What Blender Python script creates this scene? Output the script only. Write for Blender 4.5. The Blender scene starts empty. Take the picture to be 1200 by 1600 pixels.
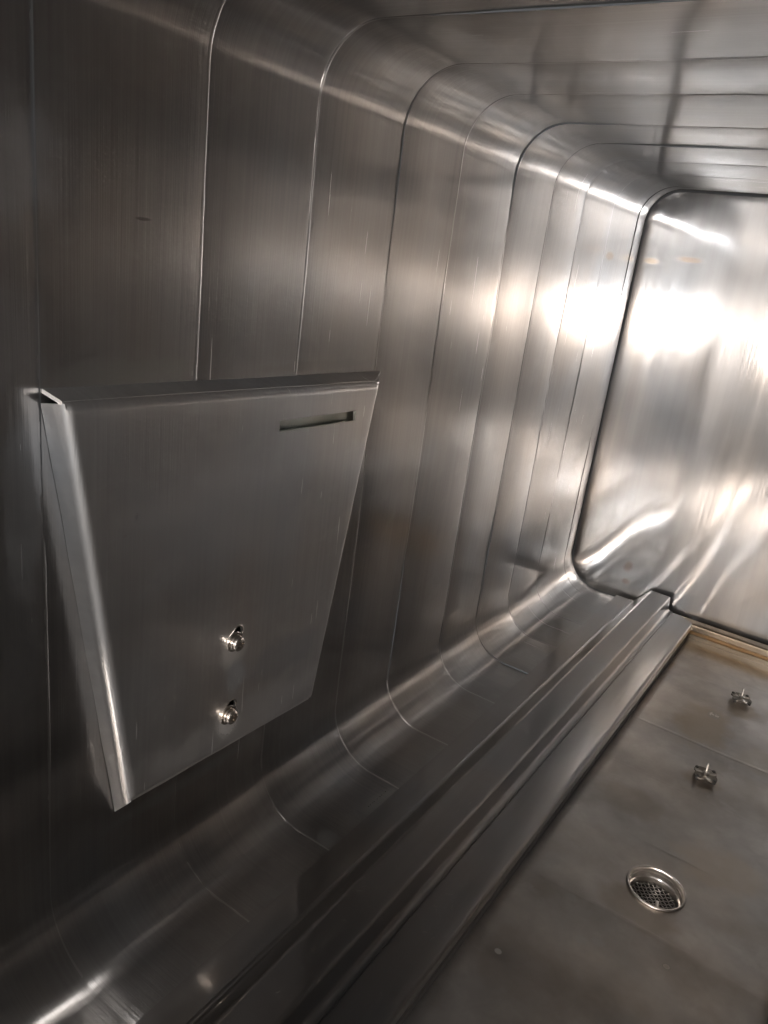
import bpy, bmesh, math, random
from mathutils import Vector, Matrix, noise

random.seed(7)
sc = bpy.context.scene
COL = sc.collection

# ------------------------------------------------------------------ scale
S = 0.40            # metres per unit (unit = distance camera to left wall)
Z0 = 1.40           # lifts the floor of the chamber to just above z = 0


def P(x, y, z):
    return Vector((x * S, y * S, (z + Z0) * S))


# ------------------------------------------------------------------ camera
cam = bpy.data.cameras.new("camera")
cam_o = bpy.data.objects.new("camera", cam)
COL.objects.link(cam_o)
ex = Vector((837, -292, 1190)).normalized()            # chamber axis, in image space
ey = ex
exx = -Vector((-1910, -655, 1190)).normalized()
exx = (exx - ey * exx.dot(ey)).normalized()
ezz = exx.cross(ey)
if ezz.y > 0:
    ezz = -ezz
# image space: right, down, forward -> world vectors of those three axes
right = Vector((exx.x, ey.x, ezz.x))
down = Vector((exx.y, ey.y, ezz.y))
fwd = Vector((exx.z, ey.z, ezz.z))
m = Matrix((right, -down, -fwd)).transposed().to_4x4()
m.translation = P(0, 0, 0)
cam_o.matrix_world = m
cam.sensor_fit = 'VERTICAL'
cam.sensor_height = 36.0
cam.lens = 36.0 * 1190.0 / 1600.0
cam.clip_start = 0.01
cam.clip_end = 200.0
sc.camera = cam_o

# ------------------------------------------------------------------ render and view
sc.render.engine = 'CYCLES'
sc.view_settings.view_transform = 'Standard'
sc.view_settings.look = 'None'
sc.view_settings.gamma = 1.0
sc.view_settings.exposure = 0.72
cy = sc.cycles
cy.max_bounces = 28
cy.glossy_bounces = 28
cy.diffuse_bounces = 4
cy.sample_clamp_indirect = 12.0
cy.blur_glossy = 0.15
cy.caustics_reflective = True

# ------------------------------------------------------------------ world and lamps
w = bpy.data.worlds.new("World")
sc.world = w
w.use_nodes = True
w.node_tree.nodes["Background"].inputs[0].default_value = (0.94, 0.97, 1.0, 1)
w.node_tree.nodes["Background"].inputs[1].default_value = 0.06


def area(name, loc, target, sx, sy, power, color):
    l = bpy.data.lights.new(name, 'AREA')
    l.shape = 'RECTANGLE'
    l.size = sx * S
    l.size_y = sy * S
    l.energy = power
    l.color = color
    o = bpy.data.objects.new(name, l)
    COL.objects.link(o)
    o.location = P(*loc)
    d = P(*target) - P(*loc)
    o.rotation_euler = d.to_track_quat('-Z', 'Y').to_euler()
    return o


area("room_lamp", (0.40, -2.2, -0.24), (-0.5, 3.3, -0.2), 0.60, 0.20, 3.7, (1.0, 0.98, 0.97))
area("warm_strip_lamp", (-1.45, -2.5, -0.36), (-0.2, 3.3, -0.36), 1.4, 0.30, 2.6, (1.0, 0.87, 0.77))
area("warm_strip_lamp", (1.75, -2.5, -0.36), (-0.1, 3.3, -0.36), 1.6, 0.30, 6.2, (1.0, 0.87, 0.77))
area("room_glow", (0.3, -5.0, 0.2), (-0.2, 1.0, -0.3), 6.0, 3.5, 1.7, (0.96, 0.98, 1.0))
area("ceiling_lamp", (-0.3, -2.0, 2.2), (-0.2, 1.8, -1.2), 0.9, 1.6, 5.6, (1.0, 0.95, 0.91))

# ------------------------------------------------------------------ materials


class NT:
    def __init__(self, name):
        self.m = bpy.data.materials.new(name)
        self.m.use_nodes = True
        self.t = self.m.node_tree
        self.b = self.t.nodes["Principled BSDF"]
        self.tc = self.t.nodes.new("ShaderNodeNewGeometry")

    def n(self, typ, **kw):
        nd = self.t.nodes.new(typ)
        for k, v in kw.items():
            setattr(nd, k, v)
        return nd

    def l(self, a, b):
        self.t.links.new(a, b)

    def mapped(self, scale, loc=(0, 0, 0)):
        mp = self.n("ShaderNodeMapping")
        mp.inputs["Scale"].default_value = scale
        mp.inputs["Location"].default_value = loc
        self.l(self.tc.outputs["Position"], mp.inputs["Vector"])
        return mp.outputs[0]

    def noise(self, scale, detail=3.0, rough=0.55, dist=0.0, loc=(0, 0, 0)):
        nd = self.n("ShaderNodeTexNoise")
        nd.inputs["Scale"].default_value = 1.0
        nd.inputs["Detail"].default_value = detail
        nd.inputs["Roughness"].default_value = rough
        nd.inputs["Distortion"].default_value = dist
        self.l(self.mapped(scale, loc), nd.inputs["Vector"])
        return nd.outputs["Fac"]

    def rng(self, v, a, b, c, d):
        r = self.n("ShaderNodeMapRange")
        r.inputs[1].default_value = a
        r.inputs[2].default_value = b
        r.inputs[3].default_value = c
        r.inputs[4].default_value = d
        self.l(v, r.inputs[0])
        return r.outputs[0]

    def math(self, op, a, b):
        r = self.n("ShaderNodeMath", operation=op)
        for i, x in enumerate((a, b)):
            if isinstance(x, (int, float)):
                r.inputs[i].default_value = x
            else:
                self.l(x, r.inputs[i])
        return r.outputs[0]

    def mix(self, fac, a, b):
        r = self.n("ShaderNodeMix", data_type='RGBA')
        if isinstance(fac, (int, float)):
            r.inputs[0].default_value = fac
        else:
            self.l(fac, r.inputs[0])
        for i, x in ((6, a), (7, b)):
            if isinstance(x, tuple):
                r.inputs[i].default_value = (*x, 1)
            else:
                self.l(x, r.inputs[i])
        return r.outputs[2]

    def bump(self, h, strength, dist, prev=None):
        r = self.n("ShaderNodeBump")
        r.inputs["Strength"].default_value = strength
        r.inputs["Distance"].default_value = dist
        self.l(h, r.inputs["Height"])
        if prev is not None:
            self.l(prev, r.inputs["Normal"])
        return r.outputs[0]

    def spot(self, c, r, soft=0.5, wob=0.22, wscale=45.0):
        """soft-edged irregular mask about a point, world units of the place"""
        c = P(*c)
        mp = self.n("ShaderNodeVectorMath", operation='SUBTRACT')
        self.l(self.tc.outputs["Position"], mp.inputs[0])
        mp.inputs[1].default_value = c
        dv = self.n("ShaderNodeVectorMath", operation='DIVIDE')
        self.l(mp.outputs[0], dv.inputs[0])
        dv.inputs[1].default_value = tuple(q * S for q in r)
        ln = self.n("ShaderNodeVectorMath", operation='LENGTH')
        self.l(dv.outputs[0], ln.inputs[0])
        nz = self.noise((wscale,) * 3, 2.0, 0.5)
        wv = self.math('MULTIPLY', self.math('SUBTRACT', nz, 0.5), wob * 4)
        d = self.math('ADD', ln.outputs["Value"], wv)
        r_ = self.n("ShaderNodeMapRange", interpolation_type='SMOOTHSTEP')
        self.l(d, r_.inputs[0])
        r_.inputs[1].default_value = 1.0 - soft
        r_.inputs[2].default_value = 1.0 + soft * 0.3
        r_.inputs[3].default_value = 1.0
        r_.inputs[4].default_value = 0.0
        return r_.outputs[0]


def steel(name, color=(0.605, 0.597, 0.592), rough=(0.16, 0.22), streak=(9, 1400, 9), sb=0.10,
          big=(9, 9, 9), bigb=0.0, var=0.05, spots=(), streak_rough=0.03, scratch=0.0, aniso=0.0, haze=0.4, haze_rough=0.32, tint=True, haze_dim=1.0, smudge=0.0):
    k = NT(name)
    k.b.inputs["Metallic"].default_value = 1.0
    n_big = k.noise((6, 6, 6), 3.0, 0.5, 0.4)
    n_st = k.noise(streak, 2.0, 0.5)
    n_co = k.noise(tuple(q * 0.36 + 4 for q in streak), 2.0, 0.5, 0.0, (5, 2, 7))
    n_sm = k.noise(tuple(min(q, 60) * 0.25 + 3 for q in streak), 4.0, 0.6, 0.8, (1, 4, 2))
    n_mid = k.noise(tuple(q * 0.25 + 1 for q in streak), 3.0, 0.6, 0.0, (3, 1, 2))
    dark = tuple(q * (1 - 1.6 * var) for q in color)
    lite = tuple(min(1, q * (1 + var)) for q in color)
    f = k.rng(k.math('ADD', k.math('MULTIPLY', n_big, 0.5), k.math('MULTIPLY', n_mid, 0.5)), 0.33, 0.67, 0, 1)
    c = k.mix(f, dark, lite)
    if tint:
        tn = k.rng(k.noise((4.5, 4.5, 3.0), 3.0, 0.55, 0.5, (7, 7, 1)), 0.38, 0.62, 0, 1)
        warm = k.mix(f, tuple(q * t_ for q, t_ in zip(dark, (1.025, 0.985, 0.94))), tuple(min(1, q * t_) for q, t_ in zip(lite, (1.025, 0.985, 0.94))))
        cool = k.mix(f, tuple(q * t_ for q, t_ in zip(dark, (0.97, 1.0, 1.03))), tuple(min(1, q * t_) for q, t_ in zip(lite, (0.97, 1.0, 1.03))))
        c = k.mix(tn, cool, warm)
    if smudge:
        # dried water marks and wipe smears: a dull patchy film, streaked along the grain
        s1 = k.rng(k.noise(tuple(max(3, min(14, q)) for q in streak), 5.0, 0.62, 0.6, (11, 5, 3)), 0.50, 0.68, 0, 1)
        s2 = k.rng(k.noise((26, 26, 26), 4.0, 0.6, 0.3, (2, 9, 6)), 0.56, 0.66, 0, 1)
        c = k.mix(k.math('MULTIPLY', s1, 0.45 * smudge), c, tuple(q * 0.76 for q in color))
        c = k.mix(k.math('MULTIPLY', s2, 0.30 * smudge), c, tuple(min(1, q * 1.22) for q in color))
    r = k.rng(k.math('ADD', k.math('MULTIPLY', n_big, 0.55), k.math('MULTIPLY', n_sm, 0.45)), 0.36, 0.64, rough[0], rough[1])
    r = k.math('ADD', r, k.math('MULTIPLY', k.math('SUBTRACT', n_st, 0.5), streak_rough * 2))
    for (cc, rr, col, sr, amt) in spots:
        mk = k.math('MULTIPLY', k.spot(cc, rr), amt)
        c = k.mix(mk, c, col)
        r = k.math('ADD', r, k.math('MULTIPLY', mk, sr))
    k.l(c, k.b.inputs["Base Color"])
    k.l(r, k.b.inputs["Roughness"])
    if rough[0] >= 0.275:
        r = k.math('MAXIMUM', r, 0.2765)
        for lk in list(k.b.inputs["Roughness"].links):
            k.t.links.remove(lk)
        k.l(r, k.b.inputs["Roughness"])
    if aniso:
        tg = k.n("ShaderNodeTangent", direction_type='UV_MAP')
        tg.uv_map = "grain"
        k.l(tg.outputs[0], k.b.inputs["Tangent"])
        k.b.inputs["Anisotropic"].default_value = abs(aniso)
        k.b.inputs["Anisotropic Rotation"].default_value = 0.25 if aniso < 0 else 0.0
    if scratch:
        sc1 = k.rng(k.noise((streak[0] * 1.2, streak[1] * 0.45, streak[2] * 1.6), 1.0, 0.4, 0.15, (9, 3, 4)), 0.72, 0.80, 0, 1)
        gate = k.rng(k.noise((3, 5, 3), 2.0, 0.5, 0.0, (2, 8, 5)), 0.48, 0.62, 0, 1)
        sm = k.math('MULTIPLY', k.math('MULTIPLY', sc1, gate), scratch)
        r = k.math('ADD', r, k.math('MULTIPLY', sm, 0.22))
        c = k.mix(k.math('MULTIPLY', sm, 0.7), c, (0.86, 0.86, 0.86))
        k.t.links.remove(k.b.inputs["Base Color"].links[0])
        k.l(c, k.b.inputs["Base Color"])
        for lk in list(k.b.inputs["Roughness"].links):
            k.t.links.remove(lk)
        k.l(r, k.b.inputs["Roughness"])
    nrm = k.bump(n_st, sb, 0.0006)
    if sb:
        nrm = k.bump(n_co, sb * 0.8, 0.0008, nrm)
    if bigb:
        nrm = k.bump(k.noise(big, 2.0, 0.5, 0.3), bigb, 0.01, nrm)
    k.l(nrm, k.b.inputs["Normal"])
    if haze:
        # second, wider lobe of worn brushed metal
        b2 = k.n("ShaderNodeBsdfPrincipled")
        b2.inputs["Metallic"].default_value = 1.0
        k.l(c if haze_dim == 1.0 else k.mix(1.0 - haze_dim, c, (0.0, 0.0, 0.0)), b2.inputs["Base Color"])
        k.l(k.math('MAXIMUM', k.math('ADD', r, haze_rough - rough[0]), 0.28), b2.inputs["Roughness"])
        k.l(nrm, b2.inputs["Normal"])
        if aniso:
            k.l(tg.outputs[0], b2.inputs["Tangent"])
            b2.inputs["Anisotropic"].default_value = abs(aniso)
        mx = k.n("ShaderNodeMixShader")
        mx.inputs[0].default_value = haze
        k.l(k.b.outputs[0], mx.inputs[1])
        k.l(b2.outputs[0], mx.inputs[2])
        out = next(n_ for n_ in k.t.nodes if n_.type == 'OUTPUT_MATERIAL')
        k.l(mx.outputs[0], out.inputs[0])
    return k.m


RUST = (0.22, 0.11, 0.05)
M_wall = steel("brushed_wall_steel", rough=(0.10, 0.175), aniso=0.45, haze=0.41, haze_dim=0.68, haze_rough=0.30, smudge=0.8, scratch=1.0, var=0.09, spots=[
    ((-1, 2.90, 0.097), (0.05, 0.05, 0.016), (0.55, 0.47, 0.36), 0.1, 0.8),
    ((-1, 0.80, 0.005), (0.03, 0.016, 0.003), (0.12, 0.11, 0.10), 0.2, 0.6),
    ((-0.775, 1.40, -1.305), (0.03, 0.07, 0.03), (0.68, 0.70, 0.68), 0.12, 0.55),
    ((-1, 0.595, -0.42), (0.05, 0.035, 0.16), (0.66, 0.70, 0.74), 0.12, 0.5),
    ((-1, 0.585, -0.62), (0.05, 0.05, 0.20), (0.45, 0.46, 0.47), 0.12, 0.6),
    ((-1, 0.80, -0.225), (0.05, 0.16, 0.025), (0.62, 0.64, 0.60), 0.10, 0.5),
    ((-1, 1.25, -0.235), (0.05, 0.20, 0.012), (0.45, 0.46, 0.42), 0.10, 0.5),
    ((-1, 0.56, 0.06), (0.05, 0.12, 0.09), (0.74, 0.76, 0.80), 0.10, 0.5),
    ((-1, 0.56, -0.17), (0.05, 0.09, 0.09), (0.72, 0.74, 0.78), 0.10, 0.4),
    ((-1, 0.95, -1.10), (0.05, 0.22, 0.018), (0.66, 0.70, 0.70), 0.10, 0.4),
    ((-0.80, 1.21, -1.305), (0.03, 0.03, 0.03), (0.50, 0.53, 0.52), 0.2, 0.5),
])
M_weld = steel("weld_steel", rough=(0.20, 0.26), streak=(60, 200, 60), sb=0.08)
M_end = steel("polished_end_steel", color=(0.63, 0.625, 0.625), rough=(0.08, 0.13), aniso=0.55, haze=0.44, haze_dim=0.55, haze_rough=0.29, streak=(220, 20, 4), sb=0.07, var=0.11,
              spots=[
                  ((-0.955, 3.28, 0.109), (0.035, 0.06, 0.014), (0.45, 0.36, 0.26), 0.2, 0.8),
                  ((-0.81, 3.28, 0.128), (0.055, 0.06, 0.013), (0.36, 0.27, 0.20), 0.2, 0.8),
                  ((-0.757, 3.28, -1.165), (0.022, 0.06, 0.035), (0.34, 0.24, 0.18), 0.2, 0.6),
                  ((-0.752, 3.28, -1.235), (0.022, 0.06, 0.017), (0.34, 0.24, 0.18), 0.2, 0.7),
              ])
M_floor = steel("floor_steel", color=(0.55, 0.525, 0.505), rough=(0.16, 0.24), haze=0.6, haze_dim=1.0, haze_rough=0.34, smudge=1.0, streak=(90, 90, 90), sb=0.05, var=0.17,
                spots=[
                    ((-0.22, 2.52, -1.36), (0.10, 0.17, 0.1), (0.42, 0.34, 0.25), 0.05, 0.6),
                    ((-0.02, 2.45, -1.36), (0.10, 0.10, 0.1), (0.50, 0.44, 0.37), 0.05, 0.4),
                    ((-0.20, 2.28, -1.36), (0.022, 0.03, 0.1), (0.44, 0.43, 0.42), 0.05, 0.6),
                    ((-0.205, 2.62, -1.36), (0.022, 0.03, 0.1), (0.44, 0.41, 0.38), 0.05, 0.6),
                    ((-0.15, 1.58, -1.36), (0.10, 0.08, 0.1), (0.33, 0.28, 0.23), 0.06, 0.6),
                    ((-0.30, 1.95, -1.36), (0.10, 0.08, 0.1), (0.36, 0.32, 0.28), 0.04, 0.5),
                    ((-0.02, 1.85, -1.36), (0.13, 0.10, 0.1), (0.58, 0.50, 0.42), 0.04, 0.6),
                    ((-0.30, 1.25, -1.36), (0.12, 0.10, 0.1), (0.38, 0.34, 0.31), 0.04, 0.5),
                    ((-0.15, 2.20, -1.36), (0.06, 0.05, 0.1), (0.36, 0.30, 0.24), 0.04, 0.6),
                    ((-0.13, 2.74, -1.36), (0.06, 0.07, 0.1), (0.44, 0.36, 0.28), 0.04, 0.6),
                    ((-0.29, 1.50, -1.36), (0.016, 0.012, 0.1), (0.55, 0.56, 0.56), 0.08, 0.3),
                    ((-0.23, 1.40, -1.36), (0.018, 0.016, 0.1), (0.56, 0.57, 0.57), 0.08, 0.3),
                    ((-0.20, 1.42, -1.36), (0.018, 0.013, 0.1), (0.56, 0.57, 0.57), 0.08, 0.3),
                    ((-0.06, 1.46, -1.36), (0.010, 0.009, 0.1), (0.30, 0.27, 0.24), 0.2, 0.7),
                    ((-0.36, 1.25, -1.36), (0.008, 0.007, 0.1), (0.62, 0.60, 0.58), 0.2, 0.7),
                ])
M_basin = steel("stained_basin_steel", color=(0.42, 0.34, 0.25), rough=(0.22, 0.34), streak=(30, 30, 30), sb=0.2, var=0.35,
                spots=[((-0.2, 3.2, -1.33), (0.6, 0.05, 0.012), (0.30, 0.18, 0.08), 0.1, 0.8)])
M_rail = steel("rail_steel", color=(0.58, 0.565, 0.555), rough=(0.09, 0.12), haze=0.40, haze_dim=0.65, haze_rough=0.29, streak=(300, 5, 300), sb=0.0)
M_plate = steel("brushed_plate_steel", color=(0.75, 0.75, 0.755), rough=(0.10, 0.15), haze=0.48, haze_rough=0.46, smudge=0.7, scratch=1.0, streak=(30, 1300, 14), sb=0.12, var=0.06,
                spots=[
                    ((-0.943, 0.757, -0.447), (0.05, 0.004, 0.006), (0.05, 0.045, 0.04), 0.3, 0.9),
                    ((-0.943, 0.735, -0.475), (0.05, 0.003, 0.002), (0.10, 0.07, 0.05), 0.3, 0.8),
                    ((-0.943, 1.01, -0.85), (0.05, 0.03, 0.05), (0.72, 0.78, 0.84), 0.1, 0.5),
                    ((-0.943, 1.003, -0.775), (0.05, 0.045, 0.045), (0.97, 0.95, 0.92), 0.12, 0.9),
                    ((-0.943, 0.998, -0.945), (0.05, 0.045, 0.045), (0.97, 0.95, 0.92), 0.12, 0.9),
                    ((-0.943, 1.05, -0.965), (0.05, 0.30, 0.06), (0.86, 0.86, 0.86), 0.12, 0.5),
                    ((-0.943, 0.98, -0.48), (0.05, 0.25, 0.16), (0.66, 0.67, 0.69), 0.05, 0.5),
                    ((-0.943, 1.16, -0.86), (0.05, 0.13, 0.05), (0.50, 0.53, 0.56), 0.1, 0.4),
                ])
M_inner = steel("dull_inner_steel", color=(0.60, 0.63, 0.58), rough=(0.4, 0.5), streak=(40, 40, 40), var=0.3)
M_polish = steel("polished_drain_steel", color=(0.78, 0.74, 0.70), rough=(0.10, 0.16), streak=(40, 40, 900), sb=0.05, var=0.05)
M_bolt = steel("bolt_steel", color=(0.60, 0.57, 0.54), rough=(0.14, 0.22), streak=(200, 200, 200), sb=0.1)
M_star = steel("dark_fitting_steel", color=(0.30, 0.28, 0.25), rough=(0.18, 0.28), streak=(200, 200, 200), var=0.15)
M_dark = NT("black_rubber_and_shade")  # gasket rubber, also the shade painted on basin sides and drain outlet
M_dark.b.inputs["Base Color"].default_value = (0.03, 0.028, 0.026, 1)
M_dark.b.inputs["Roughness"].default_value = 0.6
M_dark = M_dark.m
M_lint = NT("pale_lint")
M_lint.b.inputs["Base Color"].default_value = (0.35, 0.33, 0.30, 1)
M_lint.b.inputs["Roughness"].default_value = 0.9
M_lint = M_lint.m

# ------------------------------------------------------------------ object helpers


def link(name, me, mat, parent=None):
    o = bpy.data.objects.new(name, me)
    COL.objects.link(o)
    if mat is not None:
        me.materials.append(mat)
    if parent is not None:
        o.parent = parent
    return o


def grain_uv(me, fn):
    """UV map whose U direction is the direction of the wide side of the sheen"""
    uv = me.uv_layers.new(name="grain")
    vs_ = me.vertices
    for lp in me.loops:
        uv.data[lp.index].uv = fn(vs_[lp.vertex_index].co)


def from_grid(name, rows, mat, parent=None, closed=False, smooth=True, flip=False):
    """rows: list of equal-length lists of Vectors"""
    nr, nc = len(rows), len(rows[0])
    v = [p for r in rows for p in r]
    f = []
    for i in range(nr - 1):
        for j in range(nc if closed else nc - 1):
            a, b = i * nc + j, i * nc + (j + 1) % nc
            q = (a, b, b + nc, a + nc)
            f.append(q[::-1] if flip else q)
    me = bpy.data.meshes.new(name)
    me.from_pydata(v, [], f)
    if smooth:
        me.polygons.foreach_set("use_smooth", [True] * len(f))
    uv = me.uv_layers.new(name="grain")
    for i, lp in enumerate(me.loops):
        q = lp.vertex_index
        uv.data[i].uv = (q // nc, q % nc)
    return link(name, me, mat, parent)


def from_bm(name, bm, mat, parent=None, smooth=False, angle=None):
    me = bpy.data.meshes.new(name)
    bmesh.ops.recalc_face_normals(bm, faces=bm.faces)
    bm.to_mesh(me)
    bm.free()
    if smooth:
        me.polygons.foreach_set("use_smooth", [True] * len(me.polygons))
        if angle:
            me.set_sharp_from_angle(angle=math.radians(angle))
    return link(name, me, mat, parent)


def empty(name, loc=(0, 0, 0)):
    o = bpy.data.objects.new(name, None)
    COL.objects.link(o)
    o.empty_display_size = 0.05
    o.location = loc
    return o


def tag(o, label=None, cat=None, group=None, kind=None):
    for k, v in (("label", label), ("category", cat), ("group", group), ("kind", kind)):
        if v:
            o[k] = v
    return o


def lathe_bm(prof, n=48, closed_bottom=False, closed_top=False):
    """prof: list of (r, z) in metres"""
    bm = bmesh.new()
    rings = []
    for r, z in prof:
        rings.append([bm.verts.new((r * math.cos(2 * math.pi * i / n), r * math.sin(2 * math.pi * i / n), z)) for i in range(n)])
    for a, b in zip(rings, rings[1:]):
        for i in range(n):
            bm.faces.new((a[i], a[(i + 1) % n], b[(i + 1) % n], b[i]))
    if closed_bottom:
        bm.faces.new(rings[0][::-1])
    if closed_top:
        bm.faces.new(rings[-1])
    return bm


def tube_into(bm, pts, r, n=6):
    rings = []
    for i, p in enumerate(pts):
        a = pts[max(0, i - 1)]
        b = pts[min(len(pts) - 1, i + 1)]
        t = (b - a).normalized()
        u = t.cross(Vector((0.31, 0.22, 0.92))).normalized()
        v = t.cross(u)
        rings.append([bm.verts.new(p + (u * math.cos(2 * math.pi * k / n) + v * math.sin(2 * math.pi * k / n)) * r) for k in range(n)])
    for a, b in zip(rings, rings[1:]):
        for k in range(n):
            bm.faces.new((a[k], a[(k + 1) % n], b[(k + 1) % n], b[k]))
    bm.faces.new(rings[0][::-1])
    bm.faces.new(rings[-1])


def boolean_cut(o, cutters):
    for c in cutters:
        md = o.modifiers.new("cut", 'BOOLEAN')
        md.object = c
        md.operation = 'DIFFERENCE'
        md.solver = 'EXACT'
    dg = bpy.context.evaluated_depsgraph_get()
    dg.update()
    me = bpy.data.meshes.new_from_object(o.evaluated_get(dg))
    old = o.data
    o.modifiers.clear()
    o.data = me
    me.name = old.name
    for c in cutters:
        bpy.data.objects.remove(c)


# ------------------------------------------------------------------ chamber shell
XL, XR, ZT, ZF = -1.0, 0.71, 0.372, -1.305
RT, RB = 0.125, 0.14


def lin(a, b, n):
    return [a + (b - a) * i / n for i in range(n)]


def shell_profile(off=0.0):
    """(x, z, nx, nz) from the floor left of the sump, up the left wall, over the ceiling, down the right wall"""
    pr = []

    def arc(cx, cz, r, a0, a1, n):
        for i in range(n):
            a = math.radians(a0 + (a1 - a0) * i / n)
            pr.append((cx + r * math.cos(a), cz + r * math.sin(a), -math.cos(a), -math.sin(a)))
    for x in lin(-0.45, XL + RB, 16):
        pr.append((x, ZF, 0, 1))
    arc(XL + RB, ZF + RB, RB, 270, 180, 26)
    for z in lin(ZF + RB, ZT - RT, 60):
        pr.append((XL, z, 1, 0))
    arc(XL + RT, ZT - RT, RT, 180, 90, 24)
    for x in lin(XL + RT, XR - RT, 60):
        pr.append((x, ZT, 0, -1))
    arc(XR - RT, ZT - RT, RT, 90, 0, 18)
    for z in lin(ZT - RT, ZF + RB, 50):
        pr.append((XR, z, -1, 0))
    arc(XR - RB, ZF + RB, RB, 0, -90, 18)
    for x in lin(XR - RB, 0.16, 12):
        pr.append((x, ZF, 0, 1))
    pr.append((0.16, ZF, 0, 1))
    return pr


PROF = shell_profile()
SEAMS = [0.12, 0.36, 0.63, 0.918, 1.185, 1.47, 1.727, 2.03, 2.29, 2.55, 2.825, 3.13]
CX, CZ = (XL + XR) / 2, (ZT + ZF) / 2


def wav(x, y, z, k):
    return noise.noise(Vector((x * 1.6 + k * 7.3, y * 2.2, z * 1.6 + 3.1)))


chamber = tag(empty("chamber_wall", P(CX, 0.12, ZF)), kind='structure')
chamber_inv = chamber.location.copy()


def shell_disp(x, y, z, i, t, rnd):
    dome = math.sin(math.pi * t) ** 0.9 * 0.0013
    tilt = math.sin(math.pi * t) * (t - 0.5) * rnd[0] * 0.0045
    edge = -0.0003 * (math.exp(-(t / 0.035) ** 2) + math.exp(-((1 - t) / 0.035) ** 2))
    return dome * rnd[1] + tilt + edge + 0.0054 * wav(x, y, z, i)


TS = [0, 0.012, 0.03, 0.055, 0.09] + [0.14 + 0.72 * k / 12 for k in range(13)] + [0.91, 0.945, 0.97, 0.988, 1.0]
for i in range(len(SEAMS) - 1):
    y0, y1 = SEAMS[i], SEAMS[i + 1]
    rnd = (random.uniform(-1, 1), random.uniform(0.3, 1.2))
    rows = []
    for t in TS:
        y = y0 + (y1 - y0) * t
        row = []
        for (x, z, nx, nz) in PROF:
            d = shell_disp(x, y, z, i * 0.13, t, rnd)
            row.append(P(x + nx * d, y, z + nz * d) - chamber_inv)
        rows.append(row)
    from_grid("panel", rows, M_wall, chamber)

# weld beads between the panels
for i, ys in enumerate(SEAMS[1:-1]):
    rows = []
    W, H = 0.0036, (0.0006 if ys < 0.8 else 0.0010 if ys < 1.0 else 0.0015)
    for k in range(7):
        a = math.pi * k / 6
        yy = ys - W * math.cos(a)
        hh = H * math.sin(a) - 0.0007
        row = []
        for j, (x, z, nx, nz) in enumerate(PROF):
            fade = 0.35 + 0.65 * min(1, max(0, 0.6 + 1.4 * noise.noise(Vector((x * 2.3, ys * 3.7, z * 2.3)))))
            if z < -0.9:
                fade = 0.35 if ys < 1.1 else 0.5 if ys < 1.6 else 1.0
            d = (hh + 0.0007) * fade - 0.0007 + 0.0054 * wav(x, ys, z, i * 0.13) + 0.0007 * noise.noise(Vector((x * 40, ys * 9, z * 40)))
            row.append(P(x + nx * d, yy + 0.0035 * noise.noise(Vector((x * 3, ys * 3, z * 3))), z + nz * d) - chamber_inv)
        rows.append(row)
    from_grid("weld_seam", rows, M_weld, chamber)

# flared lip where the shell meets the end plate
rows = []
for k in range(11):
    t = k / 10
    y = 3.13 + 0.128 * t
    out = 0.013 * t ** 2.6
    rows.append([P(x - nx * out, y, z - nz * out) - chamber_inv for (x, z, nx, nz) in PROF])
from_grid("flared_lip", rows, M_wall, chamber)

# front rim of the opening, outside the picture
rows = []
for k in range(6):
    t = k / 5
    out = 0.12 * t
    y = 0.12 - 0.03 * math.sin(math.pi / 2 * min(1, t * 3))
    rows.append([P(x - nx * out, y, z - nz * out) - chamber_inv for (x, z, nx, nz) in PROF])
from_grid("front_rim", rows, M_wall, chamber)

# ------------------------------------------------------------------ end plate
EXL, EXR, EZT, EZB, EY = -1.015, 0.725, 0.380, -1.326, 3.265


def rrect(xl, xr, zb, zt, r, n=14, m_=24):
    out = []
    for (cx, cz, a0) in ((xr - r, zt - r, 0), (xl + r, zt - r, 90), (xl + r, zb + r, 180), (xr - r, zb + r, 270)):
        for i in range(n):
            a = math.radians(a0 + 90 * i / (n - 1))
            out.append((cx + r * math.cos(a), cz + r * math.sin(a)))
    dense = []
    for a, b in zip(out, out[1:] + out[:1]):
        d = math.hypot(b[0] - a[0], b[1] - a[1])
        q = max(1, int(d / 0.06))
        for i in range(q):
            dense.append((a[0] + (b[0] - a[0]) * i / q, a[1] + (b[1] - a[1]) * i / q))
    return dense


def end_disp(x, z):
    v = Vector((x * 2.4, z * 1.3, 4.2))
    d = 0.0040 * noise.noise(v) + 0.0022 * noise.noise(Vector((x * 8.0, z * 1.1, 1.7)))
    return d


def end_ring(ins, dy, flat):
    r = max(0.02, 0.125 - ins)
    return [P(x, EY + dy + flat * end_disp(x, z), z) for (x, z) in rrect(EXL + ins, EXR - ins, EZB + ins, EZT - ins, 0.125)]


end_root = tag(empty("end_wall", P(CX, EY, EZB)), kind='structure')
er = end_root.location.copy()
base = rrect(EXL, EXR, EZB, EZT, 0.125)
rows = []
ER = 0.012
for k in range(7):
    a = math.pi / 2 * k / 6
    ins = ER * (1 - math.cos(a))
    rr = rrect(EXL + ins, EXR - ins, EZB + ins, EZT - ins, 0.125 - ins)
    if len(rr) != len(base):
        rr = [(CX + (x - CX) * (1 - ins / 0.86), CZ + (z - CZ) * (1 - ins / 0.86)) for (x, z) in base]
    rows.append([P(x, EY + ER * (1 - math.sin(a)) + end_disp(x, z) * (k / 6), z) - er for (x, z) in rr])
rows.insert(0, [p + Vector((0, 0.05 * S, 0)) for p in rows[0]])
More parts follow.
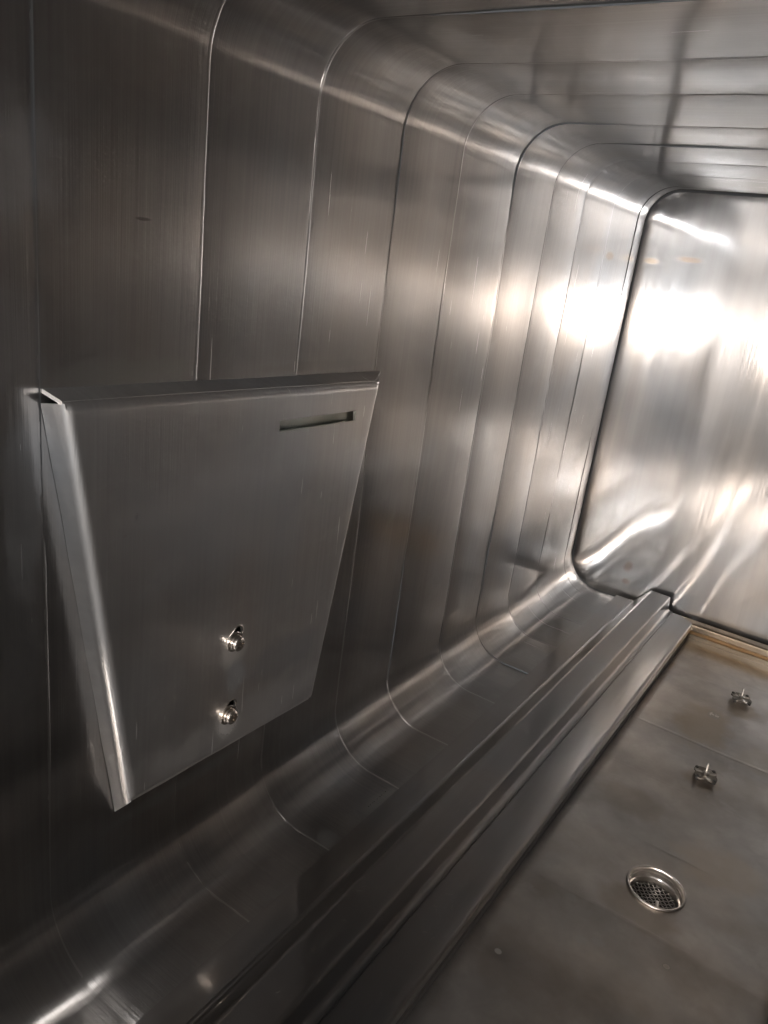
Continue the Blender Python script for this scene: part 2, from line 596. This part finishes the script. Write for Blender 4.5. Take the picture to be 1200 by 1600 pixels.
# the face: shrink rings toward the centre
edge = rows[-1]
cxz = P(CX, EY, (EZT + EZB) / 2) - er
NR = 44
for k in range(1, NR + 1):
    t = k / NR
    row = []
    for p in edge:
        q = p.lerp(cxz, t * 0.995)
        xx, zz = (q.x + er.x) / S, (q.z + er.z) / S - Z0
        q.y = P(0, EY + end_disp(xx, zz), 0).y - er.y
        row.append(q)
    rows.append(row)
face = from_grid("end_plate", rows, M_end, end_root, closed=True)
bm = bmesh.new()
bm.from_mesh(face.data)
bm.verts.ensure_lookup_table()
bm.faces.new([bm.verts[len(bm.verts) - len(edge) + i] for i in range(len(edge))])
bmesh.ops.recalc_face_normals(bm, faces=bm.faces)
bm.to_mesh(face.data)
bm.free()
face.data.polygons.foreach_set("use_smooth", [True] * len(face.data.polygons))
face.data.uv_layers.remove(face.data.uv_layers[0])
grain_uv(face.data, lambda c: (c.z, c.x))
# dark gasket in the groove behind the plate edge
rows = []
big = rrect(EXL - 0.075, EXR + 0.075, EZB - 0.075, EZT + 0.075, 0.2)
sml = rrect(EXL + 0.02, EXR - 0.02, EZB + 0.02, EZT - 0.02, 0.105)
n_ = 160


def resample(pl, n):
    pts = pl + pl[:1]
    ds = [0]
    for a, b in zip(pts, pts[1:]):
        ds.append(ds[-1] + math.hypot(b[0] - a[0], b[1] - a[1]))
    out = []
    j = 0
    for i in range(n):
        d = ds[-1] * i / n
        while ds[j + 1] < d:
            j += 1
        t = (d - ds[j]) / max(1e-9, ds[j + 1] - ds[j])
        out.append((pts[j][0] + (pts[j + 1][0] - pts[j][0]) * t, pts[j][1] + (pts[j + 1][1] - pts[j][1]) * t))
    return out


A_, B_ = resample(big, n_), resample(sml, n_)
rows = [[P(x, EY + 0.014, z) - er for x, z in A_], [P(x, EY + 0.020, z) - er for x, z in B_]]
from_grid("gasket", rows, M_dark, end_root, closed=True)

# ------------------------------------------------------------------ floor with the sump basin
BX0, BX1, BY0, BY1, BZ = -0.432, 0.142, 0.30, 3.195, -1.36
floor = tag(empty("floor", P(-0.145, 0.3, BZ)), kind='structure')
fl = floor.location.copy()
FS = [0.30, 0.64, 0.94, 1.23, 1.52, 1.82, 2.11, 2.40, 2.69, 2.96, BY1]
DR = (-0.141, 1.672)
DRR = 0.066


def floor_disp(x, y, t, rnd):
    return 0.0020 * math.sin(math.pi * t) * (rnd[1] * 0.6 + (t - 0.5) * 4.0 * rnd[0]) + 0.0020 * noise.noise(Vector((x * 4, y * 4, 9.1)))


drain_panel = None
for i in range(len(FS) - 1):
    y0, y1 = FS[i], FS[i + 1]
    rnd = (random.uniform(-1, 1), random.uniform(0.2, 1.0))
    if y0 < DR[1] < y1:
        # panel with a round hole for the drain
        n = 96
        rows = []
        for k in range(13):
            t = k / 12
            row = []
            for j in range(n):
                a = 2 * math.pi * j / n
                ca, sa = math.cos(a), math.sin(a)
                tx = ((BX1 if ca > 0 else BX0) - DR[0]) / ca if abs(ca) > 1e-6 else 1e9
                ty = ((y1 if sa > 0 else y0) - DR[1]) / sa if abs(sa) > 1e-6 else 1e9
                R = min(tx, ty)
                rr = DRR + (R - DRR) * t
                x, y = DR[0] + rr * ca, DR[1] + rr * sa
                s_ = min(1, (rr - DRR) / 0.12)
                tt = (y - y0) / (y1 - y0)
                row.append(P(x, y, BZ + floor_disp(x, y, tt, rnd) * s_ - 0.0035 * (1 - s_)) - fl)
            rows.append(row)
        # corners of the rectangle so that the panel closes
        drain_panel = from_grid("panel", rows, M_floor, floor, closed=True)
        bm = bmesh.new()
        bm.from_mesh(drain_panel.data)
        bm.verts.ensure_lookup_table()
        last = [bm.verts[12 * n + j] for j in range(n)]
        for cxy in ((BX1, y1), (BX0, y1), (BX0, y0), (BX1, y0)):
            a = math.atan2(cxy[1] - DR[1], cxy[0] - DR[0]) % (2 * math.pi)
            j = int(a / (2 * math.pi) * n)
            tt = (cxy[1] - y0) / (y1 - y0)
            nv = bm.verts.new(P(cxy[0], cxy[1], BZ + floor_disp(cxy[0], cxy[1], tt, rnd)) - fl)
            bm.faces.new((last[j], last[(j + 1) % n], nv))
        bmesh.ops.recalc_face_normals(bm, faces=bm.faces)
        bm.to_mesh(drain_panel.data)
        bm.free()
        drain_panel.data.polygons.foreach_set("use_smooth", [True] * len(drain_panel.data.polygons))
        continue
    rows = []
    for k in range(15):
        t = k / 14
        y = y0 + (y1 - y0) * t
        rows.append([P(x, y, BZ + floor_disp(x, y, t, rnd)) - fl for x in lin(BX0, BX1 + (BX1 - BX0) / 28, 29)])
    from_grid("panel", rows, M_floor, floor)

for i, ys in enumerate(FS[1:-1]):
    rows = []
    for k in range(7):
        a = math.pi * k / 6
        rows.append([P(x, ys - 0.008 * math.cos(a) + 0.004 * noise.noise(Vector((x * 6, ys, 2))),
                       BZ + (0.0004 if ys > 2.0 else 0.0002) * math.sin(a) - 0.0002 + 0.0020 * noise.noise(Vector((x * 4, ys * 4, 9.1)))) - fl
                     for x in lin(BX0, BX1 + (BX1 - BX0) / 40, 41)])
    from_grid("weld_seam", rows, M_floor, floor)

# upright walls of the basin
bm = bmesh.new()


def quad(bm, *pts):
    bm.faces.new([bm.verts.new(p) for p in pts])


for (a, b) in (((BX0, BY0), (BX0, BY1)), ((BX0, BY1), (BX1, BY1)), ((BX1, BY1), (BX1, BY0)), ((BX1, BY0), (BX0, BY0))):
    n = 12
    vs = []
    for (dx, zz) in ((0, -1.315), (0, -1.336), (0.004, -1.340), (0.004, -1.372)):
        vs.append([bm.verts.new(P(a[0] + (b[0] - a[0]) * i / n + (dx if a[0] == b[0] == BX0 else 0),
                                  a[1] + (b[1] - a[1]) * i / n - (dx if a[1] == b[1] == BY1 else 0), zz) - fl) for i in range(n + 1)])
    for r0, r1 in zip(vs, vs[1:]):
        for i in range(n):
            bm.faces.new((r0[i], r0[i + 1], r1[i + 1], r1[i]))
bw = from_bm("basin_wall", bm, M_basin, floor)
bw.data.materials.append(M_dark)  # steel sides coloured black to paint in the shadow gap under the lip
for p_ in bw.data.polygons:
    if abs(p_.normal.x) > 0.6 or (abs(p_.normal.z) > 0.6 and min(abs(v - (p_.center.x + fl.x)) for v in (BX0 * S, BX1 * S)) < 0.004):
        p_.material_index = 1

# flat frame round the basin: sheet with a lip bent down into it
FZ = -1.292


def frame_profile():
    pr = [(-0.105, FZ - 0.012), (-0.105, FZ), (-0.101, FZ), (-0.060, FZ), (-0.0155, FZ), (-0.008, FZ)]
    for i in range(1, 7):
        a = math.pi / 2 * i / 6
        pr.append((-0.008 + 0.008 * math.sin(a), FZ - 0.008 * (1 - math.cos(a))))
    pr += [(0.0, FZ - 0.012), (0.0, FZ - 0.028), (-0.006, FZ - 0.034), (-0.009, FZ - 0.028)]
    return pr


FP = frame_profile()
IX0, IX1, IY1 = -0.426, 0.136, 3.187


def frame_side(sign):
    rows = []
    for k in range(41):
        t = k / 40
        row = []
        for (o_, z) in FP:
            if sign < 0:
                x = IX0 + o_ * 1.05
            else:
                x = IX1 - o_ * 1.05
            ye = IY1 + min(0.048, -o_)
            row.append(P(x, 0.28 + (ye - 0.28) * t, z + 0.0008 * noise.noise(Vector((x * 9, t * 14, 1)))) - fl)
        rows.append(row)
    return rows


for sg in (-1, 1):
    from_grid("frame_strip", frame_side(sg), M_rail, floor).data.set_sharp_from_angle(angle=math.radians(30))
rows = []
for k in range(25):
    t = k / 24
    row = []
    for (o_, z) in FP:
        o2 = max(o_, -0.048)
        x0, x1 = IX0 + o_ * 1.05, IX1 - o_ * 1.05
        row.append(P(x0 + (x1 - x0) * t, IY1 - o2, z) - fl)
    rows.append(row)
from_grid("frame_strip", rows, M_basin, floor).data.set_sharp_from_angle(angle=math.radians(30))

# ------------------------------------------------------------------ rack rail on the floor, left of the basin
rail = tag(empty("rack_rail", P(-0.65, 0.3, ZF)),
           "long stepped steel rail lying along the chamber floor beside the sump", "rail")
ro = rail.location.copy()


def extrude_profile(name, pr, y0, y1, mat, parent, ro, ny=60, wob=0.0003, ends=True):
    rows = []
    for k in range(ny + 1):
        y = y0 + (y1 - y0) * k / ny
        rows.append([P(x + wob * noise.noise(Vector((y * 2.2, x * 7, 3))), y, z + wob * 1.6 * noise.noise(Vector((x * 5, y * 2.5, 8)))) - ro for x, z in pr])
    o = from_grid(name, rows, mat, parent)
    bm = bmesh.new()
    bm.from_mesh(o.data)
    bm.verts.ensure_lookup_table()
    n = len(pr)
    if ends:
        for st in (0, ny * n):
            ring = [bm.verts[st + i] for i in range(n)]
            bm.faces.new(ring)
    bmesh.ops.recalc_face_normals(bm, faces=bm.faces)
    bm.to_mesh(o.data)
    bm.free()
    o.data.polygons.foreach_set("use_smooth", [True] * len(o.data.polygons))
    o.data.set_sharp_from_angle(angle=math.radians(28))
    return o


def roundc(p0, c, p1, r, n=5):
    """round corner c between p0 and p1"""
    c_, a, b = Vector(c), Vector(p0), Vector(p1)
    u, v = (a - c_).normalized(), (b - c_).normalized()
    s, e = c_ + u * r, c_ + v * r
    out = [tuple(c_ + u * (r + 0.004))]
    for i in range(n + 1):
        t = i / n
        out.append(tuple((1 - t) ** 2 * s + 2 * t * (1 - t) * c_ + t * t * e))
    out.append(tuple(c_ + v * (r + 0.004)))
    return out


RZ = -1.226
p_fl = [(-0.767, ZF + 0.001), (-0.767, ZF + 0.008), (-0.690, ZF + 0.008), (-0.690, ZF + 0.001)]
extrude_profile("base_flange", p_fl, 0.25, 3.232, M_rail, rail, ro)
A0, A1, A2, A3 = (-0.690, ZF + 0.0085), (-0.630, RZ), (-0.545, RZ), (-0.541, FZ + 0.006)
pr = [(-0.700, ZF + 0.0105)] + roundc((-0.700, ZF + 0.0105), A0, A1, 0.006) + roundc(A0, A1, A2, 0.008) + roundc(A1, A2, A3, 0.007) \
    + roundc(A2, A3, (-0.500, FZ + 0.004), 0.010) + [(-0.522, FZ + 0.006), (-0.522, FZ + 0.002), (-0.56, FZ + 0.002), (-0.56, RZ - 0.014), (-0.622, RZ - 0.014), (-0.682, ZF + 0.003), (-0.700, ZF + 0.0085)]
extrude_profile("raised_channel", pr, 0.25, 3.232, M_rail, rail, ro)

# ------------------------------------------------------------------ cover plate on the left wall
cov = tag(empty("cover_plate", P(-1.0, 1.02, -0.65)),
          "tapered brushed steel cover plate screwed to the left wall, narrow slot near its top", "cover plate")
co = cov.location.copy()
XF = -0.943
TH = 0.0065
FTL, FTR, FBR, FBL = (0.629, -0.252), (1.410, -0.268), (1.284, -1.024), (0.758, -1.008)


def bilerp(u, v):
    a = (FTL[0] + (FTR[0] - FTL[0]) * u, FTL[1] + (FTR[1] - FTL[1]) * u)
    b = (FBL[0] + (FBR[0] - FBL[0]) * u, FBL[1] + (FBR[1] - FBL[1]) * u)
    return (a[0] + (b[0] - a[0]) * v, a[1] + (b[1] - a[1]) * v)


# front face and both bent sides as one closed sheet, folds with a soft radius
RL = 0.017
WTL, WBL = (0.629, -0.262), (0.765, -1.067)
WTR, WBR = (1.478, -0.262), (1.350, -1.075)


def l2(a, b, t):
    return (a[0] + (b[0] - a[0]) * t, a[1] + (b[1] - a[1]) * t)


def section(v):
    """points (x, y, z) across the sheet at height v, from the wall on the left to the wall on the right"""
    fl_, fr_ = l2(FTL, FBL, v), l2(FTR, FBR, v)
    wl, wr = l2(WTL, WBL, v), l2(WTR, WBR, v)
    pts = []
    xw = -0.998
    for k in range(7):                                     # left flange
        t = k / 7
        x = xw + (XF - RL - xw) * t
        tt = (x - xw) / (XF - xw)
        pts.append((x, wl[0] + (fl_[0] - wl[0]) * tt + 0.0012 * noise.noise(Vector((v * 7, t * 2, 4))), wl[1] + (fl_[1] - wl[1]) * tt))
    for k in range(9):                                     # left fold
        a = math.pi / 2 * k / 8
        x = XF - RL + RL * math.sin(a)
        y = fl_[0] + RL * (1 - math.cos(a))
        tt = (x - xw) / (XF - xw)
        pts.append((x, y, wl[1] + (fl_[1] - wl[1]) * tt))
    for k in range(1, 27):
        t = k / 27
        y = fl_[0] + RL + (fr_[0] - 0.008 - fl_[0] - RL) * t
        z = fl_[1] + (fr_[1] - fl_[1]) * t
        pts.append((XF + (0.0030 * noise.noise(Vector((y * 3.6, z * 3.4, 5.5))) + 0.0012 * noise.noise(Vector((y * 1.4, z * 9.5, 2.5)))) * min(1, t * 6, (1 - t) * 6), y, z))
    for k in range(5):                                     # right fold
        a = math.radians(50) * k / 4
        pts.append((XF - 0.010 * (1 - math.cos(a)), fr_[0] - 0.008 + 0.010 * math.sin(a), fr_[1]))
    x0, y0, z0 = pts[-1]
    for k in range(1, 6):
        t = k / 5
        pts.append((x0 + (xw - x0) * t, y0 + (wr[0] - y0) * t, z0 + (wr[1] - z0) * t))
    return pts


vs = [0, .004, .008, .013, .02, .05] + [0.1 + 0.8 * i / 26 for i in range(27)] + [.95, .98, .988, .992, .996, .998, 1.0]
sec = [section(v) for v in vs]
nc = len(sec[0])
bm = bmesh.new()
fr, bk = [], []
for i, v in enumerate(vs):
    rf, rb = [], []
    et = min(1, v / 0.02)
    drop = 0.013 * (1 - math.sqrt(max(0, 1 - (1 - et) ** 2)))
    for j, (x, y, z) in enumerate(sec[i]):
        p0, p1 = sec[i][max(0, j - 1)], sec[i][min(nc - 1, j + 1)]
        t2 = Vector((p1[0] - p0[0], p1[1] - p0[1])).normalized()
        nx, ny = t2.y, -t2.x                              # outward
        front = 12 <= j <= nc - 7
        eb = min(1, (1 - v) / 0.012)
        dd = (drop + 0.008 * (1 - math.sqrt(max(0, 1 - (1 - eb) ** 2)))) if front else 0
        rf.append(bm.verts.new(P(x - dd, y, z) - co))
        rb.append(bm.verts.new(P(x - dd - nx * TH, y - ny * TH, z - (0.004 * (1 - et) if front else 0)) - co))
    fr.append(rf)
    bk.append(rb)
for i in range(len(vs) - 1):
    for j in range(nc - 1):
        bm.faces.new((fr[i][j], fr[i + 1][j], fr[i + 1][j + 1], fr[i][j + 1]))
        bm.faces.new((bk[i][j], bk[i][j + 1], bk[i + 1][j + 1], bk[i + 1][j]))
    bm.faces.new((fr[i][0], bk[i][0], bk[i + 1][0], fr[i + 1][0]))
    bm.faces.new((fr[i][-1], fr[i + 1][-1], bk[i + 1][-1], bk[i][-1]))
for j in range(nc - 1):
    bm.faces.new((fr[0][j], fr[0][j + 1], bk[0][j + 1], bk[0][j]))
    bm.faces.new((fr[-1][j], bk[-1][j], bk[-1][j + 1], fr[-1][j + 1]))
plate = from_bm("front_plate", bm, M_plate, cov)
plate.data.polygons.foreach_set("use_smooth", [True] * len(plate.data.polygons))


def prism(yz, x0, x1):
    bm = bmesh.new()
    a = [bm.verts.new(P(x0, y, z)) for y, z in yz]
    b = [bm.verts.new(P(x1, y, z)) for y, z in yz]
    n = len(yz)
    bm.faces.new(a)
    bm.faces.new(b[::-1])
    for i in range(n):
        bm.faces.new((a[i], b[i], b[(i + 1) % n], a[(i + 1) % n]))
    return from_bm("cutter", bm, None)


def capsule(c0, r0, c1, r1, n=14):
    d = Vector((c1[0] - c0[0], c1[1] - c0[1]))
    a0 = math.atan2(d.y, d.x)
    pts = []
    for i in range(n + 1):
        a = a0 + math.pi / 2 + math.pi * i / n
        pts.append((c0[0] + r0 * math.cos(a), c0[1] + r0 * math.sin(a)))
    for i in range(n + 1):
        a = a0 - math.pi / 2 + math.pi * i / n
        pts.append((c1[0] + r1 * math.cos(a), c1[1] + r1 * math.sin(a)))
    return pts


def slot_outline(by, bz, grow=0.0):
    return capsule((by, bz), 0.0175 + grow, (by + 0.012, bz + 0.016), 0.0125 + grow)


BOLTS = [(1.000, -0.764), (0.995, -0.932)]
cut = [prism([(1.083, -0.3215), (1.327, -0.325), (1.331, -0.347), (1.085, -0.3435)], XF - 0.03, XF + 0.03)]
for (by, bz) in BOLTS:
    cut.append(prism(slot_outline(by, bz), XF - 0.03, XF + 0.03))
bpy.context.view_layer.update()
boolean_cut(plate, cut)
plate.data.set_sharp_from_angle(angle=math.radians(35))


def flange(name, pts_front, pts_wall, thick_dir, n=30):
    """a bent edge of the cover from its front fold back to the wall; thick_dir (y,z)"""
    bm = bmesh.new()
    lay = []
    for s_ in (0, 1):
        g = []
        for k in range(5):
            t = k / 4
            row = []
            for i in range(n + 1):
                q = i / n
                f0 = Vector(pts_front[0]).lerp(Vector(pts_front[1]), q)
                w0 = Vector(pts_wall[0]).lerp(Vector(pts_wall[1]), q)
                p = f0.lerp(w0, t)
                wv = 0.0012 * noise.noise(Vector((p.y * 9, p.z * 9, p.x * 5)))
                row.append(bm.verts.new(P(p.x, p.y + thick_dir[0] * (TH * s_ + wv), p.z + thick_dir[1] * (TH * s_ + wv)) - co))
            g.append(row)
        lay.append(g)
    A, B = lay
    for k in range(4):
        for i in range(n):
            bm.faces.new((A[k][i], A[k][i + 1], A[k + 1][i + 1], A[k + 1][i]))
            bm.faces.new((B[k][i], B[k + 1][i], B[k + 1][i + 1], B[k][i + 1]))
        bm.faces.new((A[k][0], A[k + 1][0], B[k + 1][0], B[k][0]))
        bm.faces.new((A[k][n], B[k][n], B[k + 1][n], A[k + 1][n]))
    for i in range(n):
        bm.faces.new((A[0][i], B[0][i], B[0][i + 1], A[0][i + 1]))
        bm.faces.new((A[4][i], A[4][i + 1], B[4][i + 1], B[4][i]))
    o = from_bm(name, bm, M_plate, cov)
    o.data.polygons.foreach_set("use_smooth", [True] * len(o.data.polygons))
    o.data.set_sharp_from_angle(angle=math.radians(40))
    return o


g = 0.013
flange("top_flange", ((XF - g, FTL[0] + 0.006, FTL[1] + 0.001), (XF - g, FTR[0] - 0.002, FTR[1] + 0.001)),
       ((-0.999, 0.632, -0.241), (-0.999, 1.488, -0.257)), (0, -1))


flange("bottom_flange", ((XF - 0.008, FBL[0] + 0.012, FBL[1] - 0.0005), (XF - 0.008, FBR[0] - 0.002, FBR[1] - 0.0005)),
       ((-0.999, 0.778, -1.066), (-0.999, 1.345, -1.082)), (0, 1))
bm = bmesh.new()
bmesh.ops.create_cube(bm, size=1.0)
bmesh.ops.scale(bm, vec=(0.004 * S, 0.30 * S, 0.06 * S), verts=bm.verts)
bmesh.ops.rotate(bm, cent=(0, 0, 0), matrix=Matrix.Rotation(math.radians(1.2), 3, 'X'), verts=bm.verts)
bmesh.ops.translate(bm, vec=P(XF - 0.019, 1.207, -0.335) - co, verts=bm.verts)
from_bm("backing_strip", bm, M_inner, cov)


def make_bolt(by, bz):
    o = lathe_bm([(0.0001, -0.02), (0.0030, -0.02), (0.0030, 0.006), (0.0001, 0.006)], 20)
    b = from_bm("bolt", o, M_bolt, cov, True, 30)
    rot = Matrix.Rotation(math.radians(90), 4, 'Y')       # lathe axis z -> world +x
    b.matrix_local = Matrix.Translation(P(XF, by, bz) - co) @ rot @ Matrix.Scale(1.12, 4)
    ws = from_bm("washer", lathe_bm([(0.0031, 0.0003), (0.0073, 0.0003), (0.0076, 0.0006), (0.0076, 0.0014), (0.0073, 0.0018), (0.0031, 0.0018), (0.0031, 0.0003)], 40), M_bolt, b, True, 30)
    lw = from_bm("lock_washer", lathe_bm([(0.0031, 0.0020), (0.0056, 0.0020), (0.0058, 0.0023), (0.0058, 0.0035), (0.0056, 0.0038), (0.0031, 0.0038), (0.0031, 0.0020)], 40), M_bolt, b, True, 30)
    hp = [(0.0001, 0.0040), (0.0048, 0.0040), (0.0053, 0.0044), (0.0053, 0.0058)]
    for i in range(1, 8):
        a = math.pi / 2 * i / 7
        hp.append((0.0053 * math.cos(a) + 0.0001, 0.0058 + 0.0021 * math.sin(a)))
    bm = lathe_bm(hp, 40, True, True)
    head = from_bm("screw_head", bm, M_bolt, None, True, 40)
    cs = []
    for ang in (25, 115):
        c = bmesh.new()
        bmesh.ops.create_cube(c, size=1.0)
        bmesh.ops.scale(c, vec=(0.0066, 0.0016, 0.005), verts=c.verts)
        bmesh.ops.rotate(c, cent=(0, 0, 0), matrix=Matrix.Rotation(math.radians(ang), 3, 'Z'), verts=c.verts)
        bmesh.ops.translate(c, vec=(0, 0, 0.0082), verts=c.verts)
        cs.append(from_bm("cutter", c, None))
    bpy.context.view_layer.update()
    boolean_cut(head, cs)
    head.data.set_sharp_from_angle(angle=math.radians(40))
    head.parent = b
    return b


for by, bz in BOLTS:
    make_bolt(by, bz)
    ol = slot_outline(by, bz, 0.0012)
    bm = bmesh.new()
    pts = [P(XF - 0.0003, y, z) - co for y, z in ol]
    pts.append(pts[0].copy())
    tube_into(bm, pts, 0.0007, 8)
    from_bm("slot_rim", bm, M_bolt, cov, True)

# ------------------------------------------------------------------ floor drain
drain = tag(empty("floor_drain", P(DR[0], DR[1], BZ)),
            "round steel floor drain with a woven wire strainer set in the sump", "drain")
R = DRR * S
rim = from_bm("rim", lathe_bm([(R * 0.985, -0.0005), (R * 1.055, -0.0012), (R * 1.065, 0.0002), (R * 1.05, 0.0009), (R * 1.0, 0.0010), (R * 0.975, 0.0004), (R * 0.965, -0.0015)], 80), M_polish, drain, True)
cup = from_bm("cup", lathe_bm([(R * 0.966, -0.0014), (R * 0.962, -0.0040), (R * 0.925, -0.0044), (R * 0.915, -0.0085), (R * 0.88, -0.0095), (R * 0.86, -0.0175)], 80), M_polish, drain, True, 30)
from_bm("outlet", lathe_bm([(R * 0.86, -0.0175), (R * 0.85, -0.045), (R * 0.0005, -0.046)], 60), M_dark, drain, True, 30)  # black colour stands in for the unlit depth below the strainer
# woven strainer
bm = bmesh.new()
RS = R * 0.835
zs = -0.0165
pitch = 0.0040
kmax = int(RS / pitch)
for d in (0, 1):
    for k in range(-kmax, kmax + 1):
        c = k * pitch
        h = math.sqrt(max(0, RS * RS - c * c))
        if h < 0.003:
            continue
        n = max(4, int(2 * h / (pitch / 2)))
        pts = []
        for i in range(n + 1):
            s = -h + 2 * h * i / n
            ph = math.cos(math.pi * (s / pitch)) * (1 if (k + d) % 2 else -1)
            rr = math.hypot(c, s) / RS
            z = zs + 0.00065 * ph + 0.0035 * max(0, rr - 0.6)
            pts.append(Vector((c, s, z)) if d else Vector((s, c, z)))
        tube_into(bm, pts, 0.00050, 6)
bmesh.ops.rotate(bm, cent=(0, 0, 0), matrix=Matrix.Rotation(math.radians(38), 3, 'Z'), verts=bm.verts)
from_bm("strainer_mesh", bm, M_bolt, drain, True)
bm = bmesh.new()
tube_into(bm, [Vector((0.005, -0.0025, -0.0130)), Vector((0.0065, -0.009, -0.0125)), Vector((0.008, -0.016, -0.0120))], 0.0019, 14)
from_bm("pull_knob", bm, M_polish, drain, True, 40)

# ------------------------------------------------------------------ star shaped fittings standing in the sump


def star_plate():
    bm = bmesh.new()
    n = 64
    top, bot = [], []
    for i in range(n):
        a = 2 * math.pi * i / n
        lobe = abs(math.cos(2 * (a - math.pi / 4))) ** 1.1
        r = 0.0112 + 0.0042 * lobe
        zz = -0.0012 * lobe
        top.append((r, a, zz + 0.0007))
        bot.append((r, a, zz - 0.0007))
    def ring(lst, f, dz=0):
        return [bm.verts.new((r * f * math.cos(a), r * f * math.sin(a), z * f + dz)) for r, a, z in lst]
    T = [ring(top, f) for f in (1, 0.7, 0.4, 0.12)]
    B = [ring(bot, f) for f in (1, 0.7, 0.4, 0.12)]
    for L in (T, B):
        for r0, r1 in zip(L, L[1:]):
            for i in range(n):
                bm.faces.new((r0[i], r0[(i + 1) % n], r1[(i + 1) % n], r1[i]))
    for i in range(n):
        bm.faces.new((T[0][i], B[0][i], B[0][(i + 1) % n], T[0][(i + 1) % n]))
    bm.faces.new(T[-1])
    bm.faces.new(B[-1])
    return bm


def make_star(x, y, label):
    t = tag(empty("star_fitting", P(x, y, BZ + 0.001)), label, "fitting", "star shaped fittings in the sump")
    h = 0.0075
    pl = from_bm("star_plate", star_plate(), M_star, t, True, 35)
    pl.location.z = h
    for q in range(4):
        a = math.pi / 4 + q * math.pi / 2
        tb = from_bm("tab", lathe_bm([(0.0001, -0.0032), (0.0019, -0.0032), (0.0021, -0.0028), (0.0021, 0.0016), (0.0017, 0.0021), (0.0001, 0.0022)], 16), M_dark, pl, True, 40)
        tb.location = (0.0136 * math.cos(a), 0.0136 * math.sin(a), -0.0012)
    pin = from_bm("pin", lathe_bm([(0.0001, -0.0005), (0.0013, -0.0005), (0.0013, h + 0.0140), (0.0010, h + 0.0145), (0.0001, h + 0.0146)], 18), M_polish, t, True, 40)
    hub = from_bm("hub", lathe_bm([(0.0014, h + 0.0006), (0.0036, h + 0.0006), (0.0036, h + 0.0022), (0.0014, h + 0.0024)], 6), M_bolt, t, False)
    return t


s1 = make_star(-0.148, 2.215, "star shaped steel fitting with upright pin, the one nearer the round drain")
s2 = make_star(-0.150, 2.795, "star shaped steel fitting with upright pin, the one nearer the end wall")
s1.rotation_euler.z = math.radians(14)
s2.rotation_euler.z = math.radians(20)

# ------------------------------------------------------------------ faint stamped row of dots on the floor by the rail
bm = bmesh.new()
for i, q in enumerate((0, 1, 2.4, 3.2, 5.0, 6.6, 7.6, 9.0, 10.0)):
    y = 1.357 + 0.0075 * q
    x = -0.787 + 0.0006 * math.sin(i * 3.1)
    bmesh.ops.create_circle(bm, cap_ends=True, segments=8, radius=0.0016 * S * random.uniform(0.7, 1.2),
                            matrix=Matrix.Translation(P(x, y, ZF + 0.0062) - chamber_inv))
from_bm("stamped_dots", bm, M_dark, chamber)

# ------------------------------------------------------------------ lint on the rail and frame
bm = bmesh.new()
for i in range(26):
    y = 0.55 + 1.0 * random.random() ** 1.3
    if random.random() < 0.6:
        x, z = random.uniform(-0.61, -0.56), RZ
    else:
        x, z = random.uniform(-0.51, -0.45), FZ
    p = P(x, y, z + 0.0012)
    a = random.uniform(0, 6.28)
    turn = random.uniform(-0.25, 0.25)
    pts = [p]
    for k in range(random.randint(5, 9)):
        a += turn + random.uniform(-0.15, 0.15)
        pts.append(pts[-1] + Vector((math.cos(a) * 0.0007, math.sin(a) * 0.0007, 0)))
    tube_into(bm, pts, 0.000035, 4)
for i in range(60):
    y = 0.5 + 1.6 * random.random() ** 1.5
    x, z = random.choice([(random.uniform(-0.62, -0.55), RZ + 0.0006), (random.uniform(-0.52, -0.44), FZ + 0.0006)])
    bmesh.ops.create_icosphere(bm, subdivisions=1, radius=random.uniform(0.00008, 0.00018), matrix=Matrix.Translation(P(x, y, z)))
tag(from_bm("lint", bm, M_lint), "pale lint hairs and dust specks scattered on the dark rail", "lint", kind='stuff')
